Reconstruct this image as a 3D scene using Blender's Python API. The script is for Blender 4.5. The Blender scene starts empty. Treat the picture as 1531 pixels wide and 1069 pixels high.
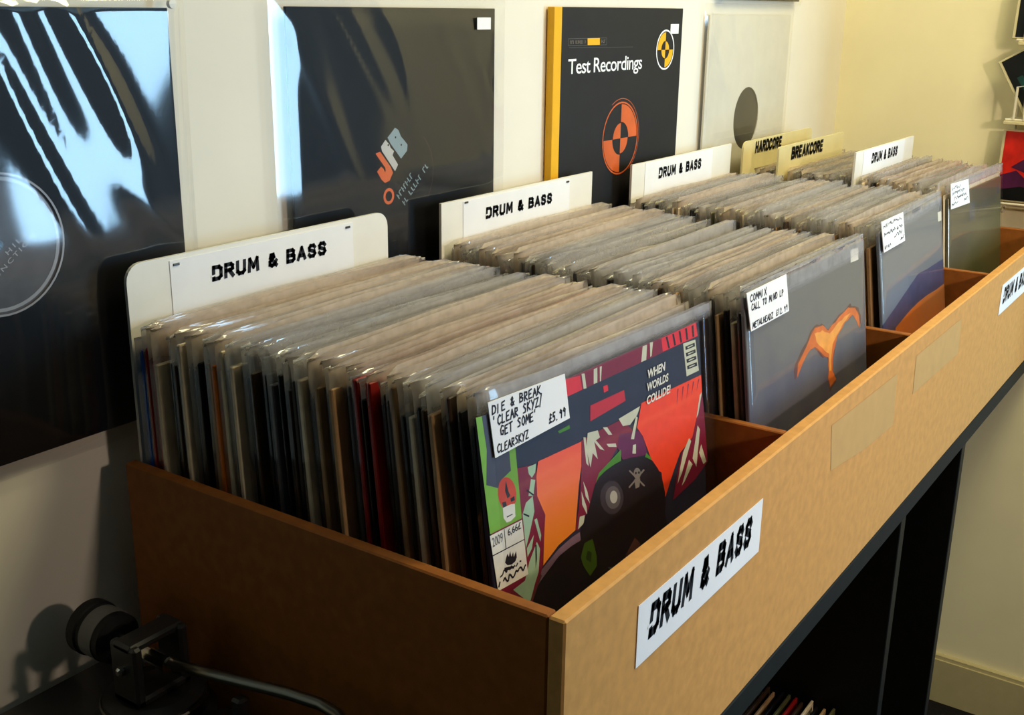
import bpy, bmesh, math, random
from mathutils import Vector, Matrix, noise

sc = bpy.context.scene
COL = sc.collection
ZB = 1.01            # height of the bin's top edge above the floor; x runs along the wall, y into it
random.seed(11)

# ------------------------------------------------------------------ camera
def set_camera():
    yaw, pit, rol, f, cx, cy = 0.97024, 0.30204, 0.0131, 1672.69, 762.96, 531.28
    fw = Vector((math.sin(yaw)*math.cos(pit), math.cos(yaw)*math.cos(pit), -math.sin(pit)))
    rt = Vector((math.cos(yaw), -math.sin(yaw), 0)); up = rt.cross(fw)
    r2 = math.cos(rol)*rt + math.sin(rol)*up; u2 = -math.sin(rol)*rt + math.cos(rol)*up
    cam = bpy.data.cameras.new('camera'); o = bpy.data.objects.new('camera', cam); COL.objects.link(o)
    m = Matrix((r2, u2, -fw)).transposed().to_4x4(); m.translation = (-0.4929, -0.2965, 0.3410+ZB)
    o.matrix_world = m
    cam.sensor_width = 36; cam.lens = f/1531*36; cam.clip_start = .01
    cam.shift_x = (765.5-cx)/1531; cam.shift_y = -(534.5-cy)/1531
    sc.camera = o
set_camera()

# ------------------------------------------------------------------ light and exposure
w = bpy.data.worlds.new('world'); sc.world = w; w.use_nodes = True
bg = w.node_tree.nodes['Background']; bg.inputs[0].default_value = (.75, .87, 1, 1); bg.inputs[1].default_value = .6
def area(name, loc, target, size, power, col, size_y=None):
    l = bpy.data.lights.new(name, 'AREA'); l.energy = power; l.color = col
    l.shape = 'RECTANGLE' if size_y else 'DISK'; l.size = size
    if size_y: l.size_y = size_y
    o = bpy.data.objects.new(name, l); COL.objects.link(o); o.location = loc
    o.rotation_euler = (Vector(target)-Vector(loc)).to_track_quat('-Z', 'Y').to_euler()
    return o
area('window_daylight', (2.12, -2.62, 1.26), (2.12, 0, 1.26), .80, 74, (.40, .70, 1.0), 1.66)
def spot(name, loc, target, power, col, angle, blend, radius):
    l = bpy.data.lights.new(name, 'SPOT'); l.energy = power; l.color = col; l.spot_size = math.radians(angle); l.spot_blend = blend; l.shadow_soft_size = radius
    o = bpy.data.objects.new(name, l); COL.objects.link(o); o.location = loc
    o.rotation_euler = (Vector(target)-Vector(loc)).to_track_quat('-Z', 'Y').to_euler()
spot('shop_spotlight', (0.12, -1.15, ZB+.52), (1.40, .22, ZB+.14), 37, (1.0, .80, .63), 126, 1.0, .05)
area('ceiling_light', (.95, -.40, 2.46), (1.3, .1, 1.0), .6, 28, (1.0, .90, .52), .6)
sc.view_settings.view_transform = 'Standard'; sc.view_settings.look = 'None'
sc.view_settings.exposure = 0.02; sc.view_settings.gamma = 1; sc.view_settings.use_curve_mapping = False
try:
    sc.cycles.max_bounces = 8; sc.cycles.transparent_max_bounces = 28
    sc.cycles.caustics_reflective = False; sc.cycles.caustics_refractive = False
except Exception: pass

# ------------------------------------------------------------------ materials
def lin(c):
    return tuple(((v/255)/12.92 if v/255 <= .04045 else ((v/255+.055)/1.055)**2.4) for v in c)+(1,)
MATS = {}
def mat(name, rgb, rough=.6, var=.12, scale=40, spec=.3, metal=0, bump=0, stretch=(1, 1, 1), coat=0):
    """procedural paint, card, wood or metal: a base colour broken up by noise"""
    if name in MATS: return MATS[name]
    m = bpy.data.materials.new(name); m.use_nodes = True; nt = m.node_tree; b = nt.nodes['Principled BSDF']
    tc = nt.nodes.new('ShaderNodeTexCoord'); mp = nt.nodes.new('ShaderNodeMapping'); mp.inputs['Scale'].default_value = stretch
    nz = nt.nodes.new('ShaderNodeTexNoise'); nz.inputs['Scale'].default_value = scale; nz.inputs['Detail'].default_value = 6
    cr = nt.nodes.new('ShaderNodeValToRGB'); c = lin(rgb)
    cr.color_ramp.elements[0].position = .3; cr.color_ramp.elements[1].position = .7
    cr.color_ramp.elements[0].color = tuple(v*(1-var) for v in c[:3])+(1,)
    cr.color_ramp.elements[1].color = tuple(min(1, v*(1+var)) for v in c[:3])+(1,)
    L = nt.links.new
    L(tc.outputs['Object'], mp.inputs['Vector']); L(mp.outputs[0], nz.inputs['Vector'])
    L(nz.outputs['Fac'], cr.inputs[0]); L(cr.outputs[0], b.inputs['Base Color'])
    b.inputs['Roughness'].default_value = rough; b.inputs['Specular IOR Level'].default_value = spec
    b.inputs['Metallic'].default_value = metal; b.inputs['Coat Weight'].default_value = coat
    if bump:
        bp = nt.nodes.new('ShaderNodeBump'); bp.inputs['Strength'].default_value = bump; bp.inputs['Distance'].default_value = .002
        L(nz.outputs['Fac'], bp.inputs['Height']); L(bp.outputs[0], b.inputs['Normal'])
    MATS[name] = m
    return m
def plastic(name, body=.04, rim=.58, z0=.282, z1=.300, edge=.158, tint=(.74, .67, .62), rough=.055, gloss=1.0):
    """clear polythene: thin, glossy, cloudier along its open rim and its seams"""
    m = bpy.data.materials.new(name); m.use_nodes = True; nt = m.node_tree; nt.nodes.clear(); N = nt.nodes.new; L = nt.links.new
    out = N('ShaderNodeOutputMaterial'); tc = N('ShaderNodeTexCoord'); sp = N('ShaderNodeSeparateXYZ'); L(tc.outputs['Object'], sp.inputs[0])
    r1 = N('ShaderNodeMapRange'); r1.inputs[1].default_value = z0; r1.inputs[2].default_value = z1; r1.inputs[3].default_value = body; r1.inputs[4].default_value = rim
    L(sp.outputs['Z'], r1.inputs[0])
    ab = N('ShaderNodeMath'); ab.operation = 'ABSOLUTE'; L(sp.outputs['X'], ab.inputs[0])
    r2 = N('ShaderNodeMapRange'); r2.inputs[1].default_value = edge-.002; r2.inputs[2].default_value = edge+.003; r2.inputs[3].default_value = body; r2.inputs[4].default_value = body+.03
    L(ab.outputs[0], r2.inputs[0])
    mx = N('ShaderNodeMath'); mx.operation = 'MAXIMUM'; L(r1.outputs[0], mx.inputs[0]); L(r2.outputs[0], mx.inputs[1])
    nz = N('ShaderNodeTexNoise'); nz.inputs['Scale'].default_value = 60; L(tc.outputs['Object'], nz.inputs[0])
    r3 = N('ShaderNodeMapRange'); r3.inputs[1].default_value = .3; r3.inputs[2].default_value = .7; r3.inputs[3].default_value = .7; r3.inputs[4].default_value = 1.25; L(nz.outputs['Fac'], r3.inputs[0])
    ml = N('ShaderNodeMath'); ml.operation = 'MULTIPLY'; ml.use_clamp = True; L(mx.outputs[0], ml.inputs[0]); L(r3.outputs[0], ml.inputs[1])
    tr = N('ShaderNodeBsdfTransparent'); tr.inputs[0].default_value = (.97, .97, .97, 1)
    df = N('ShaderNodeBsdfDiffuse'); df.inputs[0].default_value = tint+(1,)
    tl = N('ShaderNodeBsdfTranslucent'); tl.inputs[0].default_value = tint+(1,)
    dm = N('ShaderNodeMixShader'); dm.inputs[0].default_value = .45; L(df.outputs[0], dm.inputs[1]); L(tl.outputs[0], dm.inputs[2])
    a = N('ShaderNodeMixShader'); L(ml.outputs[0], a.inputs[0]); L(tr.outputs[0], a.inputs[1]); L(dm.outputs[0], a.inputs[2])
    gl = N('ShaderNodeBsdfGlossy'); gl.inputs['Roughness'].default_value = rough; gl.inputs[0].default_value = (1, 1, 1, 1)
    # thin-film Fresnel, the same from either side of the sheet
    ge = N('ShaderNodeNewGeometry'); dp = N('ShaderNodeVectorMath'); dp.operation = 'DOT_PRODUCT'; L(ge.outputs['Normal'], dp.inputs[0]); L(ge.outputs['Incoming'], dp.inputs[1])
    aa = N('ShaderNodeMath'); aa.operation = 'ABSOLUTE'; L(dp.outputs['Value'], aa.inputs[0])
    om = N('ShaderNodeMath'); om.operation = 'SUBTRACT'; om.inputs[0].default_value = 1; om.use_clamp = True; L(aa.outputs[0], om.inputs[1])
    pw = N('ShaderNodeMath'); pw.operation = 'POWER'; pw.inputs[1].default_value = 5; L(om.outputs[0], pw.inputs[0])
    g = N('ShaderNodeMath'); g.operation = 'MULTIPLY_ADD'; g.inputs[1].default_value = .6*gloss; g.inputs[2].default_value = .05*gloss; g.use_clamp = True; L(pw.outputs[0], g.inputs[0])
    b = N('ShaderNodeMixShader'); L(g.outputs[0], b.inputs[0]); L(a.outputs[0], b.inputs[1]); L(gl.outputs[0], b.inputs[2])
    L(b.outputs[0], out.inputs[0]); MATS[name] = m
    return m
def picture(name, stops, axis, noise_amt, scale, rough=.4):
    """a printed picture: bands of colour along an axis of the cover, broken by noise"""
    m = bpy.data.materials.new(name); m.use_nodes = True; nt = m.node_tree; b = nt.nodes['Principled BSDF']; N = nt.nodes.new; L = nt.links.new
    tc = N('ShaderNodeTexCoord'); nz = N('ShaderNodeTexNoise'); nz.inputs['Scale'].default_value = scale; nz.inputs['Detail'].default_value = 5
    L(tc.outputs['Object'], nz.inputs[0])
    dt = N('ShaderNodeVectorMath'); dt.operation = 'DOT_PRODUCT'; dt.inputs[1].default_value = axis; L(tc.outputs['Object'], dt.inputs[0])
    ad = N('ShaderNodeMath'); ad.operation = 'MULTIPLY_ADD'; ad.inputs[1].default_value = noise_amt; L(nz.outputs['Fac'], ad.inputs[0]); L(dt.outputs['Value'], ad.inputs[2])
    cr = N('ShaderNodeValToRGB'); e = cr.color_ramp.elements
    e[0].position, e[0].color = stops[0][0], lin(stops[0][1]); e[1].position, e[1].color = stops[-1][0], lin(stops[-1][1])
    for p, c in stops[1:-1]: k = e.new(p); k.color = lin(c)
    L(ad.outputs[0], cr.inputs[0]); L(cr.outputs[0], b.inputs['Base Color']); b.inputs['Roughness'].default_value = rough
    MATS[name] = m
    return m
mat('wall_paint', (232, 226, 212), .8, .03, 8, .2, bump=.05)
mat('end_wall_paint', (244, 236, 198), .8, .03, 8, .2, bump=.05)
mat('ceiling_paint', (225, 222, 212), .9, .03)
mat('skirting', (196, 184, 140), .5, .05)
mat('dark_paint', (62, 58, 54), .8, .08, 8, .2)
mat('carpet', (28, 26, 26), .95, .3, 200, .1, bump=.4)
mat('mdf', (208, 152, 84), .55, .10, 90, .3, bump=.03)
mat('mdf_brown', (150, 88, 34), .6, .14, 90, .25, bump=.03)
mat('mdf_edge', (150, 98, 44), .7, .14, 120, .2, bump=.05)
mat('black_laminate', (12, 13, 12), .5, .2, 60, .2)
mat('table_edge_black', (17, 19, 16), .65, .2, 60, .2)
mat('white_card', (236, 232, 222), .5, .03, 30, .4)
mat('cream_card', (228, 214, 160), .55, .04, 30, .3)
mat('paper', (240, 240, 242), .7, .02, 30, .2)
mat('marker_ink', (16, 14, 18), .6, .1)
mat('pen_ink', (24, 20, 34), .6, .1)
mat('tape', (202, 160, 102), .35, .06, 50, .5)
mat('staple_steel', (90, 88, 84), .3, .1, metal=1)
SL = plastic('sleeve_plastic', gloss=1.0)
SLV = [SL, plastic('sleeve_plastic_grey', .04, .46, tint=(.66, .64, .64), rough=.045), plastic('sleeve_plastic_warm', .05, .66, tint=(.78, .66, .55), rough=.07), plastic('sleeve_plastic_thin', .03, .34, tint=(.72, .70, .70), rough=.04, gloss=1.3)]; SF = plastic('clear_sleeve_plastic', .012, .46, .296, .304, .30, (.64, .64, .70), .07, .65)
SW = plastic('wall_sleeve_plastic', .006, .10, .158, .166, .158, (.6, .66, .72), .08, 1.3)
TONES = {'black': (14, 12, 13), 'brown': (58, 40, 26), 'tan': (170, 134, 92), 'cream': (232, 212, 176), 'grey': (92, 88, 88), 'red': (150, 22, 18),
         'blue': (16, 92, 190), 'orange': (214, 112, 26), 'white': (222, 216, 206), 'olive': (84, 82, 48)}
for k, c in TONES.items(): mat('card_'+k, c, .5, .15, 60, .35)

# ------------------------------------------------------------------ mesh building
class MB:
    def __init__(s): s.v, s.f, s.m, s.mats = [], [], [], []
    def mi(s, m):
        m = MATS[m] if isinstance(m, str) else m
        if m not in s.mats: s.mats.append(m)
        return s.mats.index(m)
    def face(s, pts, m):
        n = len(s.v); s.v += [tuple(p) for p in pts]; s.f.append(tuple(range(n, n+len(pts)))); s.m.append(s.mi(m)); return s
    def add(s, vs, fs, m):
        n = len(s.v); s.v += [tuple(p) for p in vs]; k = s.mi(m)
        for f in fs: s.f.append(tuple(n+i for i in f)); s.m.append(k)
        return s
    def box(s, a, b, m, bev=0):
        (x0, y0, z0), (x1, y1, z1) = a, b
        if bev:
            bm = bmesh.new(); bmesh.ops.create_cube(bm, size=1)
            for v in bm.verts: v.co = Vector(((x0+x1)/2+v.co.x*(x1-x0), (y0+y1)/2+v.co.y*(y1-y0), (z0+z1)/2+v.co.z*(z1-z0)))
            bmesh.ops.bevel(bm, geom=bm.edges[:], offset=bev, segments=1, profile=.5, affect='EDGES')
            bm.verts.index_update()
            s.add([v.co for v in bm.verts], [[v.index for v in f.verts] for f in bm.faces], m); bm.free(); return s
        v = [(x, y, z) for x in (x0, x1) for y in (y0, y1) for z in (z0, z1)]
        return s.add(v, [(0, 1, 3, 2), (4, 6, 7, 5), (0, 4, 5, 1), (2, 3, 7, 6), (0, 2, 6, 4), (1, 5, 7, 3)], m)
    def lathe(s, prof, n, m, c=(0, 0, 0), axis='z'):
        vs, fs = [], []
        for r, h in prof:
            for i in range(n):
                a = 2*math.pi*i/n; p = (r*math.cos(a), r*math.sin(a), h)
                if axis == 'y': p = (p[0], p[2], p[1])
                if axis == 'x': p = (p[2], p[0], p[1])
                vs.append((p[0]+c[0], p[1]+c[1], p[2]+c[2]))
        for j in range(len(prof)-1):
            for i in range(n): fs.append((j*n+i, j*n+(i+1) % n, (j+1)*n+(i+1) % n, (j+1)*n+i))
        fs.append(tuple(range(n))[::-1]); fs.append(tuple((len(prof)-1)*n+i for i in range(n)))
        return s.add(vs, fs, m)
    def tube(s, pts, r, m, n=8):
        pts = [Vector(p) for p in pts]; vs, fs = [], []
        for i, p in enumerate(pts):
            d = (pts[min(i+1, len(pts)-1)]-pts[max(i-1, 0)]).normalized()
            a = d.cross(Vector((0, 0, 1)) if abs(d.z) < .9 else Vector((1, 0, 0))).normalized(); b = d.cross(a)
            rr = r[i] if isinstance(r, (list, tuple)) else r
            for k in range(n): t = 2*math.pi*k/n; vs.append(p+a*math.cos(t)*rr+b*math.sin(t)*rr)
        for j in range(len(pts)-1):
            for k in range(n): fs.append((j*n+k, j*n+(k+1) % n, (j+1)*n+(k+1) % n, (j+1)*n+k))
        fs.append(tuple(range(n))[::-1]); fs.append(tuple((len(pts)-1)*n+i for i in range(n)))
        return s.add(vs, fs, m)
    def mesh(s, name, smooth=False):
        me = bpy.data.meshes.new(name); me.from_pydata(s.v, [], s.f)
        for m in s.mats: me.materials.append(m)
        me.polygons.foreach_set('material_index', s.m)
        if smooth: me.polygons.foreach_set('use_smooth', [True]*len(s.f))
        me.update(); return me
    def build(s, name, parent=None, smooth=False): return put(name, s.mesh(name, smooth), parent)
def put(name, me, parent=None, loc=None, rot=None):
    o = bpy.data.objects.new(name, me); COL.objects.link(o)
    if parent: o.parent = parent
    if loc: o.location = loc
    if rot: o.rotation_euler = rot
    return o
def tag(o, label, cat, group=None):
    o['label'] = label; o['category'] = cat
    if group: o['group'] = group
    return o
def thing(name, label, cat, loc=(0, 0, 0), rot=(0, 0, 0), group=None):
    o = bpy.data.objects.new(name, None); COL.objects.link(o); o.empty_display_size = .05
    o.location = loc; o.rotation_euler = rot
    return tag(o, label, cat, group)
def struct(o, label):
    o['kind'] = 'structure'; o['label'] = label; return o
def round_rect(x0, z0, x1, z1, r, which=(1, 1, 1, 1), n=5):
    """outline of a rectangle with rounded corners, anticlockwise from lower left"""
    pts = []
    for (cx, cz, a0, k) in ((x0+r, z0+r, 180, 0), (x1-r, z0+r, 270, 1), (x1-r, z1-r, 0, 2), (x0+r, z1-r, 90, 3)):
        if which[k]:
            for i in range(n+1): a = math.radians(a0+90*i/n); pts.append((cx+r*math.cos(a), cz+r*math.sin(a)))
        else: pts.append(((x0, x1, x1, x0)[k], (z0, z0, z1, z1)[k]))
    return pts
def slab(mb, outline, y0, y1, m):
    n = len(outline); vs = [(x, y0, z) for x, z in outline]+[(x, y1, z) for x, z in outline]
    return mb.add(vs, [tuple(range(n)), tuple(range(2*n-1, n-1, -1))]+[(i, i+n, (i+1) % n+n, (i+1) % n) for i in range(n)], m)
def circle(cx, cz, r, n=40, a0=0, a1=360):
    k = n if a1-a0 >= 360 else n+1
    return [(cx+r*math.cos(math.radians(a0+(a1-a0)*i/n)), cz+r*math.sin(math.radians(a0+(a1-a0)*i/n))) for i in range(k)]
def ring(mb, cx, cz, r0, r1, y, m, n=48, a0=0, a1=360):
    for i in range(n):
        a, b = math.radians(a0+(a1-a0)*i/n), math.radians(a0+(a1-a0)*(i+1)/n)
        mb.face([(cx+r*math.cos(t), y, cz+r*math.sin(t)) for r, t in ((r0, a), (r1, a), (r1, b), (r0, b))], m)
def poly(mb, pts, y, m): mb.face([(x, y, z) for x, z in pts], m)

# ------------------------------------------------------------------ lettering
_TXT = {}
def text_geo(s, bold=0, shear=0, space=1.0):
    key = (s, bold, shear, space)
    if key not in _TXT:
        cu = bpy.data.curves.new('lettering', 'FONT'); cu.body = s; cu.offset = bold; cu.shear = shear; cu.fill_mode = 'FRONT'; cu.space_character = space; cu.resolution_u = 3
        o = bpy.data.objects.new('lettering', cu); COL.objects.link(o)
        me = bpy.data.meshes.new_from_object(o.evaluated_get(bpy.context.evaluated_depsgraph_get()))
        vs = [(v.co.x, v.co.y) for v in me.vertices]; fs = [tuple(p.vertices) for p in me.polygons]
        bpy.data.objects.remove(o); bpy.data.curves.remove(cu); bpy.data.meshes.remove(me)
        x0, x1 = min(v[0] for v in vs), max(v[0] for v in vs); y0, y1 = min(v[1] for v in vs), max(v[1] for v in vs)
        _TXT[key] = ([((x-x0)/(x1-x0), (y-y0)/(y1-y0)) for x, y in vs], fs)
    return _TXT[key]
def text(mb, s, x0, z0, x1, z1, y, m, bold=.02, shear=0, space=1.0, skew=0, rot=0):
    """printed text stretched into a box; rot turns it about the box's lower left corner"""
    vs, fs = text_geo(s, bold, shear, space); out = []; c, sn = math.cos(rot), math.sin(rot)
    for u, v in vs:
        a, b = u*(x1-x0), v*(z1-z0)+skew*u
        out.append((x0+a*c-b*sn, y, z0+a*sn+b*c))
    mb.add(out, fs, m)
STROKES = {'A': [[(0, 0), (.4, 1), (.8, 0)], [(.15, .35), (.7, .4)]], 'B': [[(0, 0), (.05, 1), (.55, .95), (.6, .7), (.1, .52), (.7, .35), (.6, .05), (0, 0)]],
 'C': [[(.75, .85), (.45, 1), (.1, .7), (.1, .25), (.4, 0), (.8, .15)]], 'D': [[(.05, 0), (.1, 1), (.6, .85), (.8, .5), (.6, .1), (.05, 0)]],
 'E': [[(.7, 1), (.1, .95), (.05, 0), (.7, .02)], [(.08, .5), (.55, .52)]], 'G': [[(.75, .85), (.4, 1), (.1, .6), (.2, .1), (.6, 0), (.75, .4), (.45, .42)]],
 'H': [[(.05, 0), (.1, 1)], [(.7, 0), (.7, 1)], [(.08, .5), (.7, .5)]], 'I': [[(.2, 0), (.25, 1)]], 'K': [[(.05, 0), (.1, 1)], [(.7, 1), (.1, .45), (.75, 0)]],
 'L': [[(.1, 1), (.05, 0), (.65, .02)]], 'M': [[(0, 0), (.12, 1), (.42, .35), (.75, 1), (.85, 0)]], 'N': [[(.05, 0), (.1, 1), (.65, 0), (.75, 1)]],
 'O': [[(.4, 1), (.1, .7), (.1, .25), (.4, 0), (.72, .3), (.7, .75), (.4, 1)]], 'P': [[(.05, 0), (.1, 1), (.6, .95), (.65, .6), (.1, .48)]],
 'R': [[(.05, 0), (.1, 1), (.6, .95), (.62, .6), (.1, .48), (.7, 0)]], 'S': [[(.7, .9), (.35, 1), (.12, .75), (.6, .4), (.55, .08), (.05, .05)]],
 'T': [[(0, .95), (.8, 1)], [(.4, .97), (.38, 0)]], 'U': [[(.08, 1), (.1, .2), (.4, 0), (.7, .25), (.75, 1)]], 'X': [[(0, 0), (.75, 1)], [(.05, 1), (.7, 0)]],
 'Y': [[(.05, 1), (.4, .5)], [(.8, 1), (.2, -.1)]], 'Z': [[(.05, .95), (.75, 1), (.05, 0), (.8, .03)]], '&': [[(.7, .0), (.1, .75), (.35, 1), (.5, .75), (.05, .25), (.3, 0), (.75, .45)]],
 "'": [[(.2, 1.1), (.15, .85)]], '/': [[(.1, -.2), (.6, 1.2)]], '.': [[(.1, 0), (.2, .05)]], '\u00a3': [[(.7, .85), (.4, 1), (.3, .5), (.3, .1), (.05, 0), (.75, .05)], [(.1, .45), (.6, .5)]],
 '0': [[(.4, 1), (.1, .5), (.35, 0), (.65, .5), (.4, 1)]], '1': [[(.2, .8), (.35, 1), (.35, 0)]], '2': [[(.1, .8), (.4, 1), (.6, .7), (.05, 0), (.7, .02)]],
 '5': [[(.7, 1), (.2, 1), (.15, .55), (.55, .55), (.6, .15), (.05, 0)]], '6': [[(.6, 1), (.15, .5), (.3, 0), (.6, .25), (.2, .45)]], '9': [[(.6, .75), (.3, 1), (.1, .7), (.5, .55), (.6, .8), (.5, 0)]]}
BLOCK = {'D': [[(0, 0), (0, 1)], [(0, 1), (.45, .98), (.62, .8), (.62, .2), (.45, .02), (0, 0)]], 'R': [[(0, 0), (0, 1), (.45, .98), (.58, .85), (.58, .62), (.42, .5), (0, .5)], [(.3, .5), (.62, 0)]],
 'U': [[(0, 1), (0, .2), (.15, .02), (.45, .02), (.6, .2), (.6, 1)]], 'M': [[(0, 0), (.05, 1), (.38, .3), (.7, 1), (.76, 0)]], 'B': [[(0, 0), (0, 1), (.45, .98), (.57, .86), (.55, .62), (.42, .53), (0, .53)], [(.42, .53), (.62, .4), (.62, .15), (.48, .02), (0, 0)]],
 'A': [[(0, 0), (.33, 1), (.66, 0)], [(.14, .3), (.52, .3)]], 'S': [[(.58, .8), (.45, .98), (.15, .98), (.02, .82), (.05, .62), (.52, .42), (.6, .22), (.46, .02), (.14, .02), (0, .2)]],
 '&': [[(.66, 0), (.1, .72), (.14, .95), (.36, .97), (.42, .75), (.06, .38), (.05, .12), (.25, .0), (.48, .1), (.64, .42)]], 'H': [[(0, 0), (0, 1)], [(.6, 0), (.6, 1)], [(0, .5), (.6, .5)]], 'C': [[(.6, .8), (.45, .98), (.15, .98), (0, .8), (0, .2), (.15, .02), (.45, .02), (.6, .2)]],
 'O': [[(.15, .98), (0, .8), (0, .2), (.15, .02), (.45, .02), (.6, .2), (.6, .8), (.45, .98), (.15, .98)]], 'E': [[(.55, 1), (0, 1), (0, 0), (.55, 0)], [(0, .5), (.48, .5)]], 'K': [[(0, 0), (0, 1)], [(.58, 1), (.06, .45)], [(.2, .6), (.62, 0)]]}
WID = {'M': .76, ' ': .26, 'A': .66, '&': .66}
def block(mb, s, x0, z0, x1, z1, y, m, wt=.20, lean=.12, gap=.40):
    """heavy condensed capitals drawn with a broad marker"""
    adv = [WID.get(c, .62)+gap for c in s]; tot = sum(adv)-gap+wt; h = z1-z0; kx = (x1-x0-lean*h)/tot; x = wt/2
    for c, ad in zip(s, adv):
        for st in BLOCK.get(c, []):
            pts = [((x+px), (wt/2+pz*(1-wt))) for px, pz in st]
            for a, b2 in zip(pts, pts[1:]):
                dx, dz = b2[0]-a[0], b2[1]-a[1]; ln = math.hypot(dx, dz); ux, uz = dx/ln*wt*.42, dz/ln*wt*.42; nx, nz = -uz*1.19, ux*1.19
                q = [(a[0]-ux-nx, a[1]-uz-nz), (b2[0]+ux-nx, b2[1]+uz-nz), (b2[0]+ux+nx, b2[1]+uz+nz), (a[0]-ux+nx, a[1]-uz+nz)]
                mb.face([(x0+u*kx+lean*h*v, y, z0+v*h) for u, v in q], m)
        x += ad
def handwrite(mb, s, x0, z0, x1, z1, y, m, pen, slant=.15, slope=0):
    """pen strokes, each a narrow ribbon with a slightly unsteady line"""
    n = len(s); adv = (x1-x0)/max(n, 1); h = z1-z0; rg = random.Random(s)
    for i, ch in enumerate(s):
        for st in STROKES.get(ch, []):
            jz = rg.uniform(-.06, .06)*h
            pts = [Vector((x0+adv*(i+.85*px/.85)+slant*h*pz*.6, z0+(pz*h)*rg.uniform(.96, 1.04)+jz+slope*(i*adv))) for px, pz in st]
            for a, b in zip(pts, pts[1:]):
                d = b-a
                if d.length < 1e-6: continue
                p = Vector((-d.y, d.x)).normalized()*pen/2; e = d.normalized()*pen*.3
                mb.face([(v.x, y, v.y) for v in (a-e-p, b+e-p, b+e+p, a-e+p)], m)
def scribble(mb, x0, z0, x1, h, y, m, pen, seed):
    """a line of handwriting too small to read"""
    rg = random.Random(seed); x = x0; prev = Vector((x0, z0))
    while x < x1:
        x += h*rg.uniform(.25, .5); cur = Vector((x, z0+h*rg.uniform(0, 1)))
        if rg.random() < .86:
            d = cur-prev; p = Vector((-d.y, d.x)).normalized()*pen/2
            mb.face([(v.x, y, v.y) for v in (prev-p, cur-p, cur+p, prev+p)], m)
        prev = cur

def greek(mb, x0, z0, length, h, y, m, rot=0, seed=1):
    """print too small to read: a row of little letter-like marks"""
    rg = random.Random(seed); x = 0; c, sn = math.cos(rot), math.sin(rot)
    while x < length:
        w = h*rg.uniform(.35, .7)
        if rg.random() < .88:
            for a, b2, d, e in ((0, .22*h, 0, h), (0, w, rg.choice((0, .4, .8))*h, 0)):
                e = e or d+.2*h
                mb.face([(x0+(x+u)*c-v*sn, y, z0+(x+u)*sn+v*c) for u, v in ((a, d), (b2, d), (b2, e), (a, e))], m)
        x += w+.22*h

# ------------------------------------------------------------------ the room
XE, YW, YF, XL, XR = 1.66, .43, -2.6, -2.4, 3.3
def wall(name, a, b, m, label): return struct(MB().box(a, b, m).build(name), label)
wall('floor', (XL-.1, YF-.1, -.1), (XR+.1, YW+.1, 0), 'carpet', 'dark carpeted floor under the table')
wall('ceiling', (XL-.1, YF-.1, 2.5), (XR+.1, YW+.1, 2.6), 'ceiling_paint', 'pale painted ceiling')
wall('wall_back', (XL-.1, YW, 0), (XR+.1, YW+.1, 2.5), 'wall_paint', 'white wall behind the record bins')
wall('wall_far_side', (XR, YF-.1, 0), (XR+.1, YW, 2.5), 'dark_paint', 'dark grey far side wall')
wall('wall_right', (XE, -.75, 0), (XE+.14, YW, 2.5), 'end_wall_paint', 'cream end wall beyond the bins')
wall('wall_left', (XL-.1, YF-.1, 0), (XL, YW, 2.5), 'dark_paint', 'dark grey side wall')
wf = MB()
wx0, wx1, wz0, wz1 = 1.66, 2.58, .38, 2.14
for a, b in (((XL, 0), (wx0, 2.5)), ((wx1, 0), (XR, 2.5)), ((wx0, 0), (wx1, wz0)), ((wx0, wz1), (wx1, 2.5))):
    wf.box((a[0], YF-.1, a[1]), (b[0], YF, b[1]), 'dark_paint')
struct(wf.build('wall_front'), 'dark grey wall with the shop window')
win = struct(MB().box((wx0, YF-.09, wz0), (wx1, YF-.05, wz0+.05), 'white_card').box((wx0, YF-.09, wz1-.05), (wx1, YF-.05, wz1), 'white_card')
             .box((wx0, YF-.09, wz0), (wx0+.05, YF-.05, wz1), 'white_card').box((wx1-.05, YF-.09, wz0), (wx1, YF-.05, wz1), 'white_card').build('window_1'), 'white framed shop window')
struct(MB().box((XE-.016, -.75, 0), (XE, YW-.016, .095), 'skirting').box((XE-.012, -.75, .095), (XE, YW-.016, .103), 'skirting').build('baseboard_right'), 'cream skirting board on the end wall')
struct(MB().box((XL, YW-.016, 0), (XE, YW, .10), 'skirting').build('baseboard_back'), 'cream skirting board on the back wall')

# ------------------------------------------------------------------ table and record bin
TT = ZB-.205           # table top, on which bin and records stand
t = thing('display_table', 'black laminate table with open shelving under the record bin', 'table', (.75, .2, 0))
def part(name, mb, parent, smooth=False):
    o = mb.build(name, parent, smooth); o.matrix_parent_inverse = Matrix.Translation(-Vector(parent.location)) if parent.rotation_euler.to_quaternion().angle < 1e-6 else o.matrix_parent_inverse
    return o
part('table_top', MB().box((0, 0, TT-.028), (1.64, .43, TT-.0005), 'table_edge_black', .002), t)
for x in (.0, .776, 1.066): part('side_panel', MB().box((x, .004, .02), (x+.020, .42, TT-.028), 'black_laminate', .001), t)
for x0, x1 in ((.02, .776), (.796, 1.066)): part('shelf', MB().box((x0, .01, .16), (x1, .42, .18), 'black_laminate', .001), t)
part('back_panel', MB().box((.02, .405, .18), (1.066, .414, TT-.028), 'black_laminate'), t)
for x in (.04, 1.02): part('foot', MB().box((x, .03, 0), (x+.04, .40, .02), 'black_laminate'), t)

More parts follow.
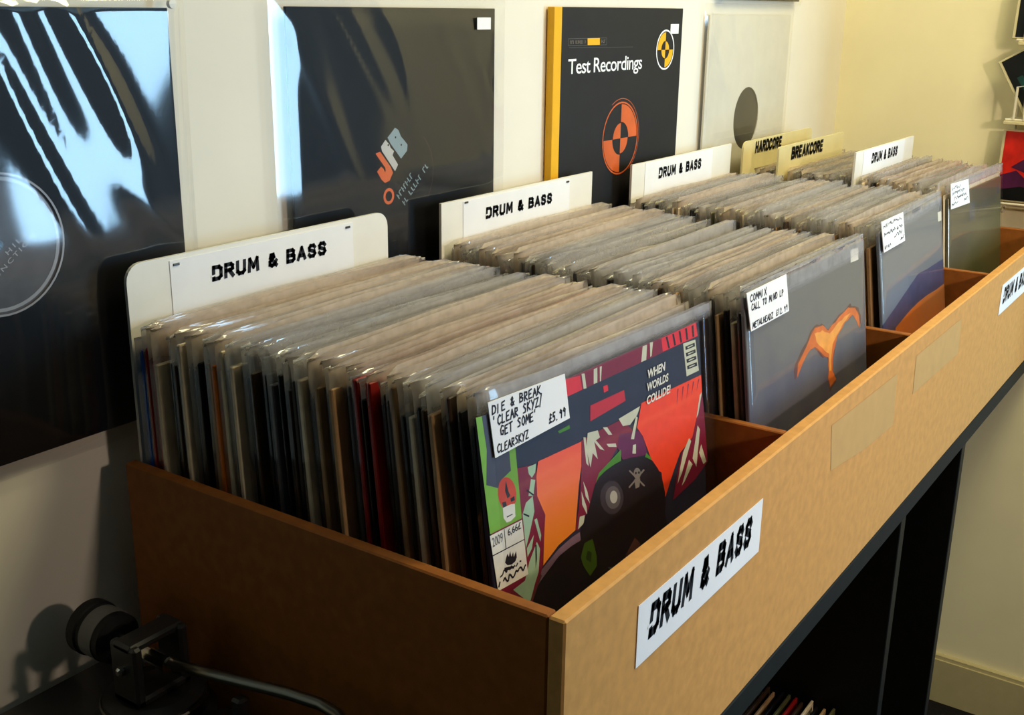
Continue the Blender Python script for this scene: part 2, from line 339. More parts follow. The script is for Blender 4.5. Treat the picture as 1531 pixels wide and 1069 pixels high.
PP = .3727             # pitch of the compartments
b = thing('record_bin', 'long tan fibreboard record bin with four compartments', 'record bin', (.75, .2, TT))
def board(mb, a, c, face, edge='mdf_edge', bev=.0012):
    mb.box(a, c, face, bev); return mb
part('front_board', MB().box((0, 0, TT), (4*PP+.012, .012, ZB), 'mdf', .0014), b)
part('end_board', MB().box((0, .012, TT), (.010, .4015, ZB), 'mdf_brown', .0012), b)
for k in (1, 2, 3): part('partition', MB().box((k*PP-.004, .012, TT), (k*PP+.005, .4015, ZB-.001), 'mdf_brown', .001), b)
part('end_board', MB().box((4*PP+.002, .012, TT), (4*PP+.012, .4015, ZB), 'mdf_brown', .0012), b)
part('back_rail', MB().box((.010, .4015, TT), (4*PP+.002, .4095, TT+.12), 'mdf', .001), b)
tp = MB()
poly(tp, [(.457, ZB-.018), (.66, ZB-.022), (.668, ZB-.082), (.57, ZB-.078), (.468, ZB-.066)], -.0003, 'tape')
ptape = part('tape_mark', tp, b)
tp = MB(); poly(tp, [(.73, ZB-.02), (.93, ZB-.021), (.935, ZB-.068), (.735, ZB-.066)], -.0003, 'tape'); part('tape_mark', tp, b)

def sign_strip(name, x0, z1, w, h, y, label, words, tx, group, mm='paper'):
    """a printed paper strip: tx = text box as fractions of the strip"""
    s = thing(name, label, 'sign', (x0+w/2, y, z1-h), group=group)
    p = MB().box((-w/2, -.0005, 0), (w/2, 0, h), mm).build('paper_strip', s)
    l = MB()
    block(l, words, -w/2+tx[0]*w, tx[1]*h, -w/2+tx[2]*w, tx[3]*h, -.0007, 'marker_ink', .27)
    # the stencil gap in the first letter
    gx = -w/2+tx[0]*w
    poly(l, [(gx-.001, tx[1]*h+.32*(tx[3]-tx[1])*h), (gx+.0065, tx[1]*h+.36*(tx[3]-tx[1])*h), (gx+.0065, tx[1]*h+.46*(tx[3]-tx[1])*h), (gx-.001, tx[1]*h+.42*(tx[3]-tx[1])*h)], -.0008, mm)
    l.build('lettering', s)
    return s
sign_strip('bin_sign', .0912, ZB-.0316, .208, .047, -.0003, 'white DRUM & BASS sign on the front board nearest the camera', 'DRUM & BASS', (.075, .30, .915, .86), 'paper signs stuck on the front board')
sign_strip('bin_sign', 1.158, ZB-.0234, .208, .044, -.0003, 'white DRUM & BASS sign cut off by the right edge of the picture', 'DRUM & BASS', (.075, .30, .915, .86), 'paper signs stuck on the front board')

# ------------------------------------------------------------------ records
SH, CH = .314, .293    # sleeve and cover heights
def cover_mesh(th, m, w=.316, h=CH, m2=None):
    mb = MB(); mb.box((-w/2, -th/2, .001), (w/2, th/2, h), m, min(.0008, th*.3)); return mb.mesh('cover')
def sleeve_mesh(seed, th, m, w=.322, h=SH, ch=CH, amp=1.0, nx=20):
    """a clear pocket: two sheets joined at both sides, open and wavy along the top"""
    rows = [0, .10, .20, ch-.02, ch, ch+.006, (ch+h)/2, h-.005, h-.003, h-.0015, h]
    def ring_at(j, z):
        r = []
        for side in (-1, 1):
            xs = range(nx+1) if side < 0 else range(nx-1, 0, -1)
            for i in xs:
                u = i/nx; x = -w/2+u*w; e = min(u, 1-u)*w
                k = min(1, e/.007)
                if z <= ch: y = side*(th/2+.0012)*k; zz = z
                else:
                    t = (z-ch)/(h-ch)
                    nn = noise.noise(Vector((x*9+seed*7.3, t*1.2+side*3, seed*1.7)))
                    n2 = noise.noise(Vector((x*34+seed*3.1, side*5, seed*2.3+t)))
                    y = side*(th/2+.0012-(.0006 if t < .8 else -.0004)*t)*k + amp*t*(.0018*nn+.0004*n2)
                    cu = max(0, noise.noise(Vector((x*11+seed*9.1, side*7, seed*.9)))-.05)*max(0, (t-.72)/.28)**1.6
                    bend = max(0, noise.noise(Vector((x*7+seed*5.3, 11.5, seed*3.7)))-.02)*max(0, (t-.55)/.45)**1.8
                    y += side*amp*.0050*cu*k+amp*.0105*bend
                    z -= amp*.0040*bend
                    zz = z-amp*.0022*cu+amp*t*.0018*noise.noise(Vector((x*9, seed*4.1, side*.3)))-(.004*max(0, 1-e/.006) if t > .9 else 0)
                r.append((x, y, zz))
        return r
    mb = MB(); vs, fs = [], []; n = 2*nx
    for j, z in enumerate(rows): vs += ring_at(j, z)
    for j in range(len(rows)-1):
        for i in range(n): fs.append((j*n+i, j*n+(i+1) % n, (j+1)*n+(i+1) % n, (j+1)*n+i))
    mb.add(vs, fs, m); return mb.mesh('plastic_sleeve', True)
THS = (.0028, .0036, .0044)
SLEEVES = {th: [sleeve_mesh(i*3+k, th, SLV[(i*3+k) % 4], h=SH+(.0, .003, -.005, .001, .004, -.003, .002, -.001)[i]) for i in range(8)] for k, th in enumerate(THS)}
COVERS = {}
def cover_for(tone, th, tall=CH):
    key = (tone, th, tall)
    if key not in COVERS: COVERS[key] = cover_mesh(th, MATS['card_'+tone], h=tall)
    return COVERS[key]
def sleeved(tone, x, y_top, lean, label, group, rg, yaw=0, th=None):
    th = th or rg.choice(THS)
    yb = y_top-math.tan(lean)*SH
    r = thing('vinyl_record', label, 'record', (x, yb, TT+.0008), (-lean, 0, yaw), group)
    put('cover', cover_for(tone, th, rg.choice((CH, CH-.006, CH+.004, CH+.002, CH+.013))), r, (rg.uniform(-.003, .002), 0, 0))
    put('plastic_sleeve', rg.choice(SLEEVES[th]), r)
    return r
S1 = ('blue red red cream black brown black cream black black grey tan orange cream black cream black brown brown black grey black black brown black '
      'cream black tan black brown tan grey black red black red brown black tan black cream black brown tan black brown black black').split()
BINS = ('nearest bin', 'second bin', 'third bin', 'farthest bin')
def ordinal(n):
    a = 'zeroth first second third fourth fifth sixth seventh eighth ninth tenth eleventh twelfth thirteenth fourteenth fifteenth sixteenth seventeenth eighteenth nineteenth'.split()
    if n < 20: return a[n]
    t = {2: 'twent', 3: 'thirt', 4: 'fort', 5: 'fift'}[n//10]
    return t+'ieth' if n % 10 == 0 else t+'y-'+a[n % 10]
WORD = {'black': 'black', 'brown': 'dark brown', 'tan': 'tan', 'cream': 'cream', 'grey': 'grey', 'red': 'dark red', 'blue': 'bright blue', 'orange': 'orange', 'white': 'white', 'olive': 'olive'}
def fill(k, tones, y_back, y_front, xoff, lean0, lean1, gaps=()):
    rg = random.Random(100+k); n = len(tones)
    for i, tn in enumerate(tones):
        u = i/(n-1); y = y_back+(y_front-y_back)*u
        if any(a < y < c for a, c in gaps): y = y
        pale = k == 0 and tn not in ('black', 'brown', 'grey')
        x = k*PP+.161+xoff(u)+(rg.uniform(-.005, -.002) if pale else rg.uniform(-.002, .006))
        lab = 'plastic-sleeved record with %s spine, %s from the divider card in the %s' % (WORD[tn], ordinal(i+1), BINS[k])
        if tn == 'blue': lab = 'plastic-sleeved record with bright blue spine at the back of the nearest bin'
        sleeved(tn, x, y, lean0+(lean1-lean0)*u, lab, 'plastic-sleeved records in the '+BINS[k], rg, th=.0044 if pale else None)
fill(0, S1, .388, .1105, lambda u: .013+.032*u, .015, .115)
def tones(seed, n, pool): rg = random.Random(seed); return [rg.choice(pool) for _ in range(n)]
POOL = ('black brown brown tan tan cream grey black olive cream').split()
fill(1, tones(5, 50, POOL), .388, .0720, lambda u: .022-.012*u, .015, .125)
fill(2, tones(6, 48, POOL), .388, .0870, lambda u: .030+.006*u, .015, .140)
Y4 = [.381-.0061*i for i in range(46)]
rg4 = random.Random(104); T4 = tones(7, 46, POOL)
for i, y in enumerate(Y4):
    if abs(y-.335) < .0042 or abs(y-.222) < .0042: continue
    u = i/45
    sleeved(T4[i], 3*PP+.161+.040+rg4.uniform(-.008, .006), y, .012+.105*u, 'plastic-sleeved record with %s spine, %s from the back of the farthest bin' % (WORD[T4[i]], ordinal(i+1)), 'plastic-sleeved records in the farthest bin', rg4)

# ---- the four front records, whose covers face the shopper
INKS = {'maroon': (128, 22, 50), 'red': (226, 40, 52), 'bone': (206, 204, 178), 'dark': (24, 22, 30), 'crimson': (196, 34, 48), 'leaf': (70, 132, 30), 'orange': (246, 66, 26), 'orange_deep': (248, 72, 28),
        'amber': (246, 128, 26), 'plum': (100, 22, 70), 'ink': (20, 17, 22), 'sheen1': (58, 52, 58), 'sheen2': (96, 90, 92), 'sheen3': (188, 184, 172), 'lead': (128, 118, 108), 'mauve': (126, 98, 116),
        'moss': (66, 96, 20), 'moss_dark': (40, 62, 18), 'brown': (88, 52, 44), 'steel': (90, 90, 92), 'mint': (168, 198, 164), 'green': (118, 170, 48), 'slate': (66, 64, 78), 'rust': (206, 62, 30), 'cream': (232, 226, 212)}
for k, c in INKS.items():
    if k not in ('orange_deep', 'amber'): mat('print_'+k, c, .45, .06, 120, .3)
picture('print_orange_deep', [(0, (250, 160, 36)), (.60, (250, 140, 34)), (.88, (250, 66, 34)), (1, (240, 52, 40))], (.5, 0, 3.4), .06, 60)
picture('print_amber', [(0, (250, 160, 36)), (.60, (250, 140, 34)), (.88, (250, 66, 34)), (1, (240, 52, 40))], (.5, 0, 3.4), .06, 60)
mat('print_navy', (40, 40, 58), .45, .15, 60, .3)
picture('print_dusk', [(0, (30, 28, 38)), (.35, (48, 46, 62)), (.7, (80, 80, 98)), (1, (100, 102, 106))], (.5, 0, 2.7), .62, 24)
picture('print_blue', [(0, (40, 56, 96)), (.25, (58, 84, 130)), (.5, (84, 108, 146)), (.8, (104, 124, 148)), (1, (110, 118, 128))], (.3, 0, 3.1), .5, 12)
picture('print_olive', [(0, (24, 24, 14)), (.35, (58, 66, 32)), (.6, (86, 94, 56)), (.85, (96, 96, 70)), (1, (84, 80, 64))], (-.7, 0, 3.0), .45, 8)
picture('print_sunset', [(0, (150, 62, 16)), (.5, (216, 112, 34)), (1, (190, 120, 70))], (1.5, 0, 2), .8, 14)
for k, c in (('fire_haze', (92, 62, 60)), ('fire_outer', (156, 78, 42)), ('fire_mid', (214, 104, 38)), ('fire_core', (244, 158, 66)), ('hill', (58, 66, 104))): mat('print_'+k, c, .45, .18, 70, .3)
def front_record(label, loc, lean, yaw, h, ch, cw, cxo, m, w=.322, th=.004, amp=.55):
    r = thing('vinyl_record', label, 'record', (loc[0], loc[1], TT+.0008), (-lean, 0, yaw), 'front records facing the shopper')
    c = MB().box((cxo-cw/2, -th/2, .001), (cxo+cw/2, th/2, ch), m, .0008).build('cover', r)
    put('plastic_sleeve', sleeve_mesh(int(loc[0]*1000) % 97, th, SF, w, h, ch, amp, 30), r)
    return r, c
def price_card(r, q, y=-.0046):
    """white card stuck on the sleeve: q = its corners (x,z), lower left first"""
    s = MB(); n = len(q)
    s.add([(x, y, z) for x, z in q]+[(x, y+.0007, z) for x, z in q], [tuple(range(n)), tuple(range(2*n-1, n-1, -1))]+[(i, i+n, (i+1) % n+n, (i+1) % n) for i in range(n)], 'paper')
    return s.build('price_label', r)
FRONT_ART = [
('maroon',[(-0.0716,0.2974),(0.1299,0.2968),(0.1326,0.2844),(-0.0696,0.2845)]),
('red',[(-0.0671,0.2977),(-0.0471,0.2955),(-0.0456,0.2846),(-0.0669,0.2845)]),
('red',[(0.0708,0.2962),(0.1289,0.2967),(0.1314,0.2847),(0.072,0.285)]),
('bone',[(-0.0451,0.2963),(-0.0411,0.2955),(-0.04,0.2842),(-0.0437,0.2846)]),
('bone',[(-0.029,0.2956),(-0.0241,0.2958),(-0.0254,0.2846),(-0.0303,0.2848)]),
('bone',[(-0.0208,0.2955),(-0.018,0.2954),(-0.0205,0.2844),(-0.0219,0.2846)]),
('bone',[(0.0415,0.2966),(0.0481,0.2962),(0.0457,0.2846),(0.038,0.2847)]),
('bone',[(0.0526,0.2969),(0.0575,0.2963),(0.0542,0.286),(0.0521,0.2853)]),
('dark',[(0.0778,0.2957),(0.0806,0.2957),(0.0838,0.2854),(0.081,0.2855)]),
('dark',[(0.0884,0.2957),(0.0913,0.2956),(0.0939,0.2854),(0.091,0.2855)]),
('dark',[(0.0993,0.2956),(0.1022,0.2956),(0.1042,0.2854),(0.1013,0.2855)]),
('dark',[(0.1104,0.2956),(0.1133,0.2955),(0.1146,0.2855),(0.1117,0.2855)]),
('dark',[(0.1216,0.2955),(0.1247,0.2955),(0.1253,0.2855),(0.1222,0.2856)]),
('crimson',[(-0.0368,0.2702),(0.0105,0.2695),(0.0116,0.2606),(-0.0382,0.2586)]),
('red',[(-0.018,0.2799),(-0.0121,0.2795),(-0.0116,0.2749),(-0.0176,0.2748)]),
('leaf',[(-0.0795,0.2633),(-0.0649,0.2637),(-0.0644,0.2609),(-0.0779,0.2612)]),
('bone',[(0.1055,0.2839),(0.1268,0.2826),(0.1307,0.2548),(0.109,0.2551)]),
('dark',[(0.1089,0.2806),(0.1253,0.2803),(0.1258,0.277),(0.1094,0.2775)]),
('dark',[(0.1094,0.275),(0.126,0.2745),(0.1265,0.2713),(0.1099,0.2718)]),
('dark',[(0.1099,0.2694),(0.1268,0.2687),(0.1273,0.2655),(0.1103,0.2662)]),
('dark',[(0.1103,0.2637),(0.1276,0.2629),(0.128,0.2596),(0.1108,0.2605)]),
('bone',[(0.1126,0.2794),(0.1214,0.2792),(0.1221,0.2785),(0.113,0.2783)]),
('bone',[(0.113,0.2738),(0.1221,0.2734),(0.1228,0.2728),(0.1134,0.2727)]),
('bone',[(0.1135,0.2681),(0.1229,0.2677),(0.1236,0.267),(0.1139,0.267)]),
('bone',[(0.114,0.2624),(0.1236,0.2619),(0.1243,0.2612),(0.1144,0.2613)]),
('orange',[(0.0345,0.2525),(0.1342,0.2501),(0.1344,0.2322),(0.114,0.1997),(0.0919,0.1939),(0.0783,0.1807),(0.062,0.1624),(0.0597,0.1869),(0.0488,0.1943),(0.0339,0.2255),(0.026,0.2349)]),
('maroon',[(0.0923,0.2486),(0.0943,0.2486),(0.0897,0.2345)]),
('maroon',[(0.1011,0.2484),(0.1031,0.2483),(0.0981,0.2353)]),
('maroon',[(0.1101,0.2481),(0.1121,0.2481),(0.1067,0.236)]),
('maroon',[(0.1192,0.2478),(0.1213,0.2478),(0.1154,0.2368)]),
('maroon',[(0.1285,0.2475),(0.1306,0.2475),(0.1242,0.2375)]),
('maroon',[(0.1341,0.2348),(0.1361,0.2215),(0.1391,0.171),(0.1144,0.1621),(0.076,0.1574),(0.0825,0.173),(0.0943,0.1931),(0.1141,0.201)]),
('bone',[(0.1341,0.2348),(0.1301,0.2334),(0.1224,0.2151),(0.126,0.2179)]),
('bone',[(0.1078,0.2016),(0.1113,0.198),(0.1012,0.1858),(0.0932,0.1757),(0.0845,0.1685),(0.0907,0.1816),(0.0968,0.1924)]),
('bone',[(0.1239,0.2083),(0.1276,0.2033),(0.1185,0.1725),(0.1124,0.1822)]),
('bone',[(0.1288,0.19),(0.1365,0.1718),(0.131,0.171),(0.1242,0.1836)]),
('bone',[(0.106,0.183),(0.1119,0.1772),(0.0969,0.1668),(0.0916,0.1647)]),
('orange_deep',[(-0.1054,0.2494),(-0.0518,0.2474),(-0.054,0.2294),(-0.0591,0.2156),(-0.0636,0.2055),(-0.1044,0.2101),(-0.1116,0.2251),(-0.1084,0.2412)]),
('amber',[(-0.1109,0.2298),(-0.0591,0.2156),(-0.0673,0.1846),(-0.0894,0.1814),(-0.1091,0.1739),(-0.1025,0.2093),(-0.1116,0.2251)]),
('maroon',[(-0.0518,0.2481),(-0.037,0.2487),(-0.0185,0.2484),(0.0056,0.2479),(0.0192,0.2344),(-0.0013,0.2298),(-0.0246,0.2158),(-0.0382,0.2097),(-0.0481,0.1946),(-0.063,0.183),(-0.0673,0.1846),(-0.061,0.1993),(-0.0548,0.2232)]),
('plum',[(-0.0005,0.2376),(0.0291,0.2314),(0.0358,0.221),(0.0385,0.2089),(0.0021,0.2162),(-0.004,0.2279)]),
('leaf',[(0.0006,0.2251),(-0.0004,0.2162),(-0.0224,0.2144),(-0.0384,0.2087),(-0.0316,0.2167)]),
('leaf',[(0.0374,0.2107),(0.0447,0.2041),(0.0456,0.1995),(0.0344,0.2074)]),
('bone',[(-0.0001,0.2496),(0.0321,0.2508),(0.0271,0.2452),(0.0158,0.2403),(0.0053,0.2423)]),
('bone',[(-0.043,0.2512),(-0.0296,0.2493),(-0.0273,0.2431),(-0.0329,0.2425),(-0.0223,0.2313),(-0.0283,0.2344),(-0.0353,0.2422),(-0.0321,0.2277),(-0.0382,0.2342),(-0.0423,0.2244),(-0.0462,0.24)]),
('bone',[(-0.0489,0.2497),(-0.0461,0.2488),(-0.0446,0.2262),(-0.0475,0.2294)]),
('bone',[(-0.0226,0.2495),(-0.0167,0.2479),(-0.0105,0.2402),(-0.0155,0.2415)]),
('bone',[(-0.0192,0.2355),(-0.0063,0.232),(-0.0056,0.2289),(-0.0165,0.2324)]),
('bone',[(0.0249,0.2447),(0.0273,0.2428),(0.0202,0.2273),(0.0156,0.2287)]),
('bone',[(0.0182,0.2232),(0.0225,0.2225),(0.0217,0.215),(0.0164,0.2167)]),
('bone',[(-0.0532,0.2175),(-0.0487,0.2081),(-0.0465,0.198),(-0.0514,0.205)]),
('bone',[(-0.0563,0.2107),(-0.0512,0.1971),(-0.0509,0.1903),(-0.0565,0.2003)]),
('bone',[(-0.0607,0.1926),(-0.0541,0.1915),(-0.0564,0.1857),(-0.064,0.184)]),
('ink',[(-0.0382,0.2097),(-0.032,0.2135),(-0.0223,0.2156),(-0.0102,0.2164),(0.0021,0.2162),(0.0144,0.2142),(0.0269,0.2112),(0.037,0.207),(0.0458,0.2016),(0.0543,0.1916),(0.06,0.1803),(0.063,0.169),(0.0634,0.1586),(0.061,0.1491),(0.0681,0.1345),(0.0179,0.1276),(-0.0206,0.125),(-0.0572,0.1186),(-0.0917,0.1287),(-0.1279,0.1539),(-0.1213,0.1587),(-0.1119,0.1687),(-0.0903,0.174),(-0.0729,0.1749),(-0.0618,0.1746),(-0.0597,0.183),(-0.0481,0.1946)]),
('sheen1',[(-0,0.1862),(-0.0024,0.181),(-0.0075,0.178),(-0.0144,0.1779),(-0.0217,0.1806),(-0.0279,0.1855),(-0.0317,0.1916),(-0.0327,0.1977),(-0.0304,0.2028),(-0.0255,0.2057),(-0.0188,0.206),(-0.0115,0.2036),(-0.0052,0.1988),(-0.0011,0.1925)]),
('sheen2',[(-0.0044,0.1877),(-0.0059,0.1842),(-0.0092,0.1821),(-0.0136,0.1819),(-0.0183,0.1836),(-0.0223,0.1868),(-0.0248,0.191),(-0.0254,0.1952),(-0.0239,0.1986),(-0.0207,0.2007),(-0.0163,0.201),(-0.0116,0.1994),(-0.0076,0.1962),(-0.005,0.192)]),
('sheen3',[(-0.0088,0.1897),(-0.0096,0.1877),(-0.0112,0.1865),(-0.0134,0.1863),(-0.0157,0.1871),(-0.0176,0.1888),(-0.0189,0.191),(-0.0191,0.1934),(-0.0184,0.1953),(-0.0168,0.1966),(-0.0146,0.1968),(-0.0123,0.196),(-0.0103,0.1943),(-0.0091,0.1921)]),
('lead',[(0.027,0.1969),(0.0262,0.195),(0.0246,0.1939),(0.0224,0.1938),(0.02,0.1945),(0.018,0.1961),(0.0168,0.1982),(0.0165,0.2004),(0.0172,0.2022),(0.0188,0.2033),(0.021,0.2035),(0.0233,0.2027),(0.0254,0.2011),(0.0266,0.1991)]),
('lead',[(0.017,0.1956),(0.0258,0.1933),(0.0238,0.1869),(0.0179,0.1873)]),
('lead',[(0.0096,0.2046),(0.0114,0.2049),(0.0325,0.1851),(0.0309,0.1845)]),
('lead',[(0.0088,0.1907),(0.0079,0.1922),(0.0314,0.1992),(0.0333,0.1976)]),
('ink',[(0.021,0.1992),(0.0205,0.1985),(0.0196,0.1985),(0.0188,0.1991),(0.0185,0.2),(0.0189,0.2006),(0.0198,0.2007),(0.0207,0.2)]),
('ink',[(0.0255,0.1982),(0.0251,0.1975),(0.0242,0.1975),(0.0233,0.1981),(0.023,0.199),(0.0235,0.1997),(0.0244,0.1997),(0.0252,0.1991)]),
('mauve',[(-0.0621,0.1813),(-0.0618,0.1746),(-0.0729,0.1749),(-0.0904,0.1734),(-0.1123,0.165),(-0.1167,0.1631),(-0.1125,0.1715),(-0.0897,0.1789),(-0.0721,0.1812)]),
('moss',[(-0.0573,0.1708),(-0.0464,0.1699),(-0.0424,0.1548),(-0.0433,0.1469),(-0.0531,0.1428),(-0.0609,0.1542),(-0.0634,0.1619)]),
('moss_dark',[(-0.0541,0.1635),(-0.0488,0.16),(-0.0508,0.1527),(-0.0571,0.158)]),
('brown',[(0.0124,0.1485),(0.0194,0.1415),(0.0225,0.133),(0.0056,0.134),(-0.0071,0.1342),(0.0013,0.1415)]),
('steel',[(-0.0286,0.1402),(-0.0147,0.1338),(-0.0196,0.1337),(-0.0233,0.1338)]),
('maroon',[(-0.1318,0.2527),(-0.1085,0.2486),(-0.1101,0.2258),(-0.1025,0.2093),(-0.1101,0.1743),(-0.1167,0.1631),(-0.1261,0.1525),(-0.1334,0.1576),(-0.1612,0.1769),(-0.1629,0.2175),(-0.1449,0.2417)]),
('mint',[(-0.1182,0.2494),(-0.1085,0.2488),(-0.1102,0.243),(-0.1145,0.2406),(-0.1175,0.2443)]),
('mint',[(-0.1156,0.24),(-0.1109,0.2378),(-0.1134,0.2307),(-0.1139,0.2271),(-0.1199,0.2293)]),
('mint',[(-0.1233,0.2256),(-0.1152,0.2276),(-0.1147,0.2163),(-0.1226,0.2019),(-0.1276,0.1939),(-0.1281,0.2188)]),
('mint',[(-0.1266,0.1936),(-0.1175,0.2),(-0.121,0.1913),(-0.1265,0.1873)]),
('mint',[(-0.1155,0.2104),(-0.1125,0.2105),(-0.1092,0.1968),(-0.1108,0.1924)]),
('mint',[(-0.1251,0.183),(-0.1147,0.1939),(-0.1118,0.1877),(-0.1156,0.1715),(-0.1203,0.1659),(-0.1278,0.1545),(-0.1324,0.1578),(-0.1452,0.1709),(-0.1315,0.1719)]),
('brown',[(-0.1199,0.1619),(-0.1134,0.1693),(-0.112,0.1675),(-0.1237,0.1559),(-0.1289,0.1541)]),
('dark',[(-0.1169,0.1922),(-0.1153,0.1922),(-0.1162,0.1819),(-0.1187,0.1753)]),
('dark',[(-0.1212,0.2346),(-0.1137,0.2283),(-0.1143,0.2273),(-0.1217,0.2336)]),
('dark',[(-0.1271,0.2196),(-0.1208,0.2155),(-0.1213,0.2144),(-0.1272,0.2184)]),
('green',[(-0.1677,0.2985),(-0.1303,0.2946),(-0.1294,0.2166),(-0.1642,0.2182)]),
('slate',[(-0.1619,0.298),(-0.1347,0.2959),(-0.1368,0.2673),(-0.1368,0.2531),(-0.1465,0.2505),(-0.1517,0.2458),(-0.1635,0.2519),(-0.1599,0.2746)]),
('rust',[(-0.133,0.2359),(-0.1338,0.2315),(-0.136,0.2283),(-0.1392,0.2267),(-0.143,0.227),(-0.1468,0.229),(-0.1499,0.2326),(-0.1519,0.237),(-0.1526,0.2417),(-0.1518,0.246),(-0.1497,0.2491),(-0.1465,0.2508),(-0.1428,0.2506),(-0.139,0.2486),(-0.1358,0.2451),(-0.1337,0.2407)]),
('ink',[(-0.1431,0.2482),(-0.1414,0.2404),(-0.1397,0.2363),(-0.143,0.2356),(-0.1449,0.2417)]),
('ink',[(-0.1492,0.2349),(-0.145,0.2343),(-0.1443,0.2301),(-0.1483,0.231)]),
('ink',[(-0.1399,0.2345),(-0.1356,0.2348),(-0.1354,0.2317),(-0.1395,0.232)]),
('cream',[(-0.1488,0.2309),(-0.1446,0.2308),(-0.1399,0.2304),(-0.1357,0.2294),(-0.1362,0.2205),(-0.1415,0.2191),(-0.1461,0.2197),(-0.1489,0.2238)]),
('ink',[(-0.1455,0.2238),(-0.139,0.2234),(-0.1389,0.2228),(-0.1453,0.2229)]),
('cream',[(-0.1647,0.2172),(-0.1295,0.2156),(-0.1277,0.175),(-0.1613,0.1768)]),
('ink',[(-0.1497,0.2163),(-0.149,0.2163),(-0.1488,0.2024),(-0.1497,0.2025)]),
('ink',[(-0.1642,0.2033),(-0.1285,0.2014),(-0.1286,0.2007),(-0.1641,0.2025)]),
('ink',[(-0.1503,0.1957),(-0.1481,0.1984),(-0.1471,0.1956),(-0.1451,0.1991),(-0.1443,0.1945),(-0.142,0.1972),(-0.1417,0.1934),(-0.1388,0.1966),(-0.1385,0.1921),(-0.1403,0.1898),(-0.1446,0.1891),(-0.1492,0.1904),(-0.1516,0.1932)]),
('ink',[(-0.1529,0.1901),(-0.1457,0.1883),(-0.1393,0.1863),(-0.145,0.1862),(-0.1524,0.1874)])]

r, c = front_record('record with orange and green comic style cover at the front of the nearest bin', (.209, .058), .1168, -.0361, .3164, .2965, .300, -.0145, 'print_navy', .325, .004, 1.1)
art = MB()
for i, (col, pts) in enumerate(FRONT_ART): poly(art, pts, -.00205-1e-5*i, 'print_'+col)
ya = -.00308
for s, x0, z0, x1, z1 in (('WHEN', .0455, .2695, .0735, .2765), ('WORLDS', .0435, .2595, .0775, .2662), ('COLLIDE!', .0415, .2490, .0800, .2560)): text(art, s, x0, z0, x1, z1, ya, 'print_cream', .03, .2)
text(art, '2009', -.1630, .2085, -.1517, .2150, ya, 'print_steel', .0); text(art, '6,66\u00a3', -.1460, .2092, -.1312, .2150, ya, 'print_dark', .01)
scribble(art, -.158, .1855, -.136, .0042, ya, 'print_dark', .0011, 4); scribble(art, -.1605, .1792, -.1305, .0046, ya, 'print_dark', .0014, 5)
art.build('cover_print', c)
p = price_card(r, [(-.1541, .2675), (-.0672, .2697), (-.0694, .3026), (-.1566, .3055)])
hw = MB(); yy = -.0048
handwrite(hw, 'DIE & BREAK', -.1535, .2965, -.0985, .3022, yy, 'pen_ink', .0011); handwrite(hw, "'CLEAR SKYZ/", -.1535, .2885, -.0975, .2945, yy, 'pen_ink', .0011)
handwrite(hw, "GET SOME'", -.1470, .2805, -.1045, .2865, yy, 'pen_ink', .0011); handwrite(hw, 'CLEARSKYZ', -.1515, .2700, -.1165, .2755, yy, 'pen_ink', .0010); handwrite(hw, '\u00a35.99', -.0925, .2730, -.0710, .2790, yy, 'pen_ink', .0012)
hw.build('handwriting', p)

r, c = front_record('record with dark grey cover and orange flame figure at the front of the second bin', (.540, .024), .1272, -.006, .3218, .3135, .314, 0, 'print_dusk')
F0 = [(-.0463, .2122), (-.043, .2258), (-.0142, .2413), (.0042, .2517), (.0263, .2484), (.0419, .2408), (.0733, .2465), (.1034, .2505), (.1236, .2463), (.136, .2348), (.1368, .222), (.1279, .2312), (.1155, .2409), (.0924, .2372), (.0671, .229), (.0538, .2116), (.0502, .1954), (.0613, .1838), (.0419, .1803), (.038, .1917), (.0396, .2117), (.0196, .2217), (.0026, .2324), (-.015, .2317), (-.0328, .2232)]
F1 = [(.0036, .2453), (.0259, .2435), (.0439, .2361), (.0729, .2415), (.0979, .2447), (.1079, .2426), (.0723, .233), (.0524, .2239), (.0463, .2066), (.0464, .1963), (.0409, .1978), (.0412, .2147), (.0245, .2255), (.0073, .2362)]
def mixp(a, k):
    cx, cz = sum(p[0] for p in a)/len(a), sum(p[1] for p in a)/len(a); return [(x+(x-cx)*k, z+(z-cz)*k) for x, z in a]
art = MB()
def ragged(pts, amt, seed):
    rg = random.Random(seed); o = []
    for i, a in enumerate(pts):
        bb = pts[(i+1) % len(pts)]
        for t in (0, .33, .66): o.append((a[0]+(bb[0]-a[0])*t+rg.uniform(-amt, amt), a[1]+(bb[1]-a[1])*t+rg.uniform(-amt, amt)))
    return o
poly(art, ragged(mixp(F0, .07), .0022, 6), -.00208, 'print_fire_haze'); poly(art, ragged(F0, .0016, 1), -.00210, 'print_fire_outer'); poly(art, ragged([(x*.985+.0006, z*.992+.0018) for x, z in F0], .0008, 2), -.00215, 'print_fire_mid'); poly(art, ragged(F1, .0009, 3), -.00220, 'print_fire_core')
poly(art, [(.1120, .2966), (.1366, .2956), (.1366, .3088), (.1120, .3100)], -.00225, 'print_cream')
art.build('cover_print', c)
p = price_card(r, [(-.154, .283), (-.0678, .283), (-.0709, .3180), (-.160, .3176)], -.0056)
hw = MB(); yy = -.0058
handwrite(hw, 'COMMIX', -.1535, .3085, -.1165, .3145, yy, 'pen_ink', .0011); handwrite(hw, 'CALL TO MIND LP', -.1515, .3005, -.0790, .3060, yy, 'pen_ink', .0011); handwrite(hw, 'METALHEADZ', -.1505, .2850, -.1050, .2900, yy, 'pen_ink', .0011)
handwrite(hw, '\u00a312.99', -.0985, .2850, -.0705, .2900, yy, 'pen_ink', .0010); hw.build('handwriting', p)

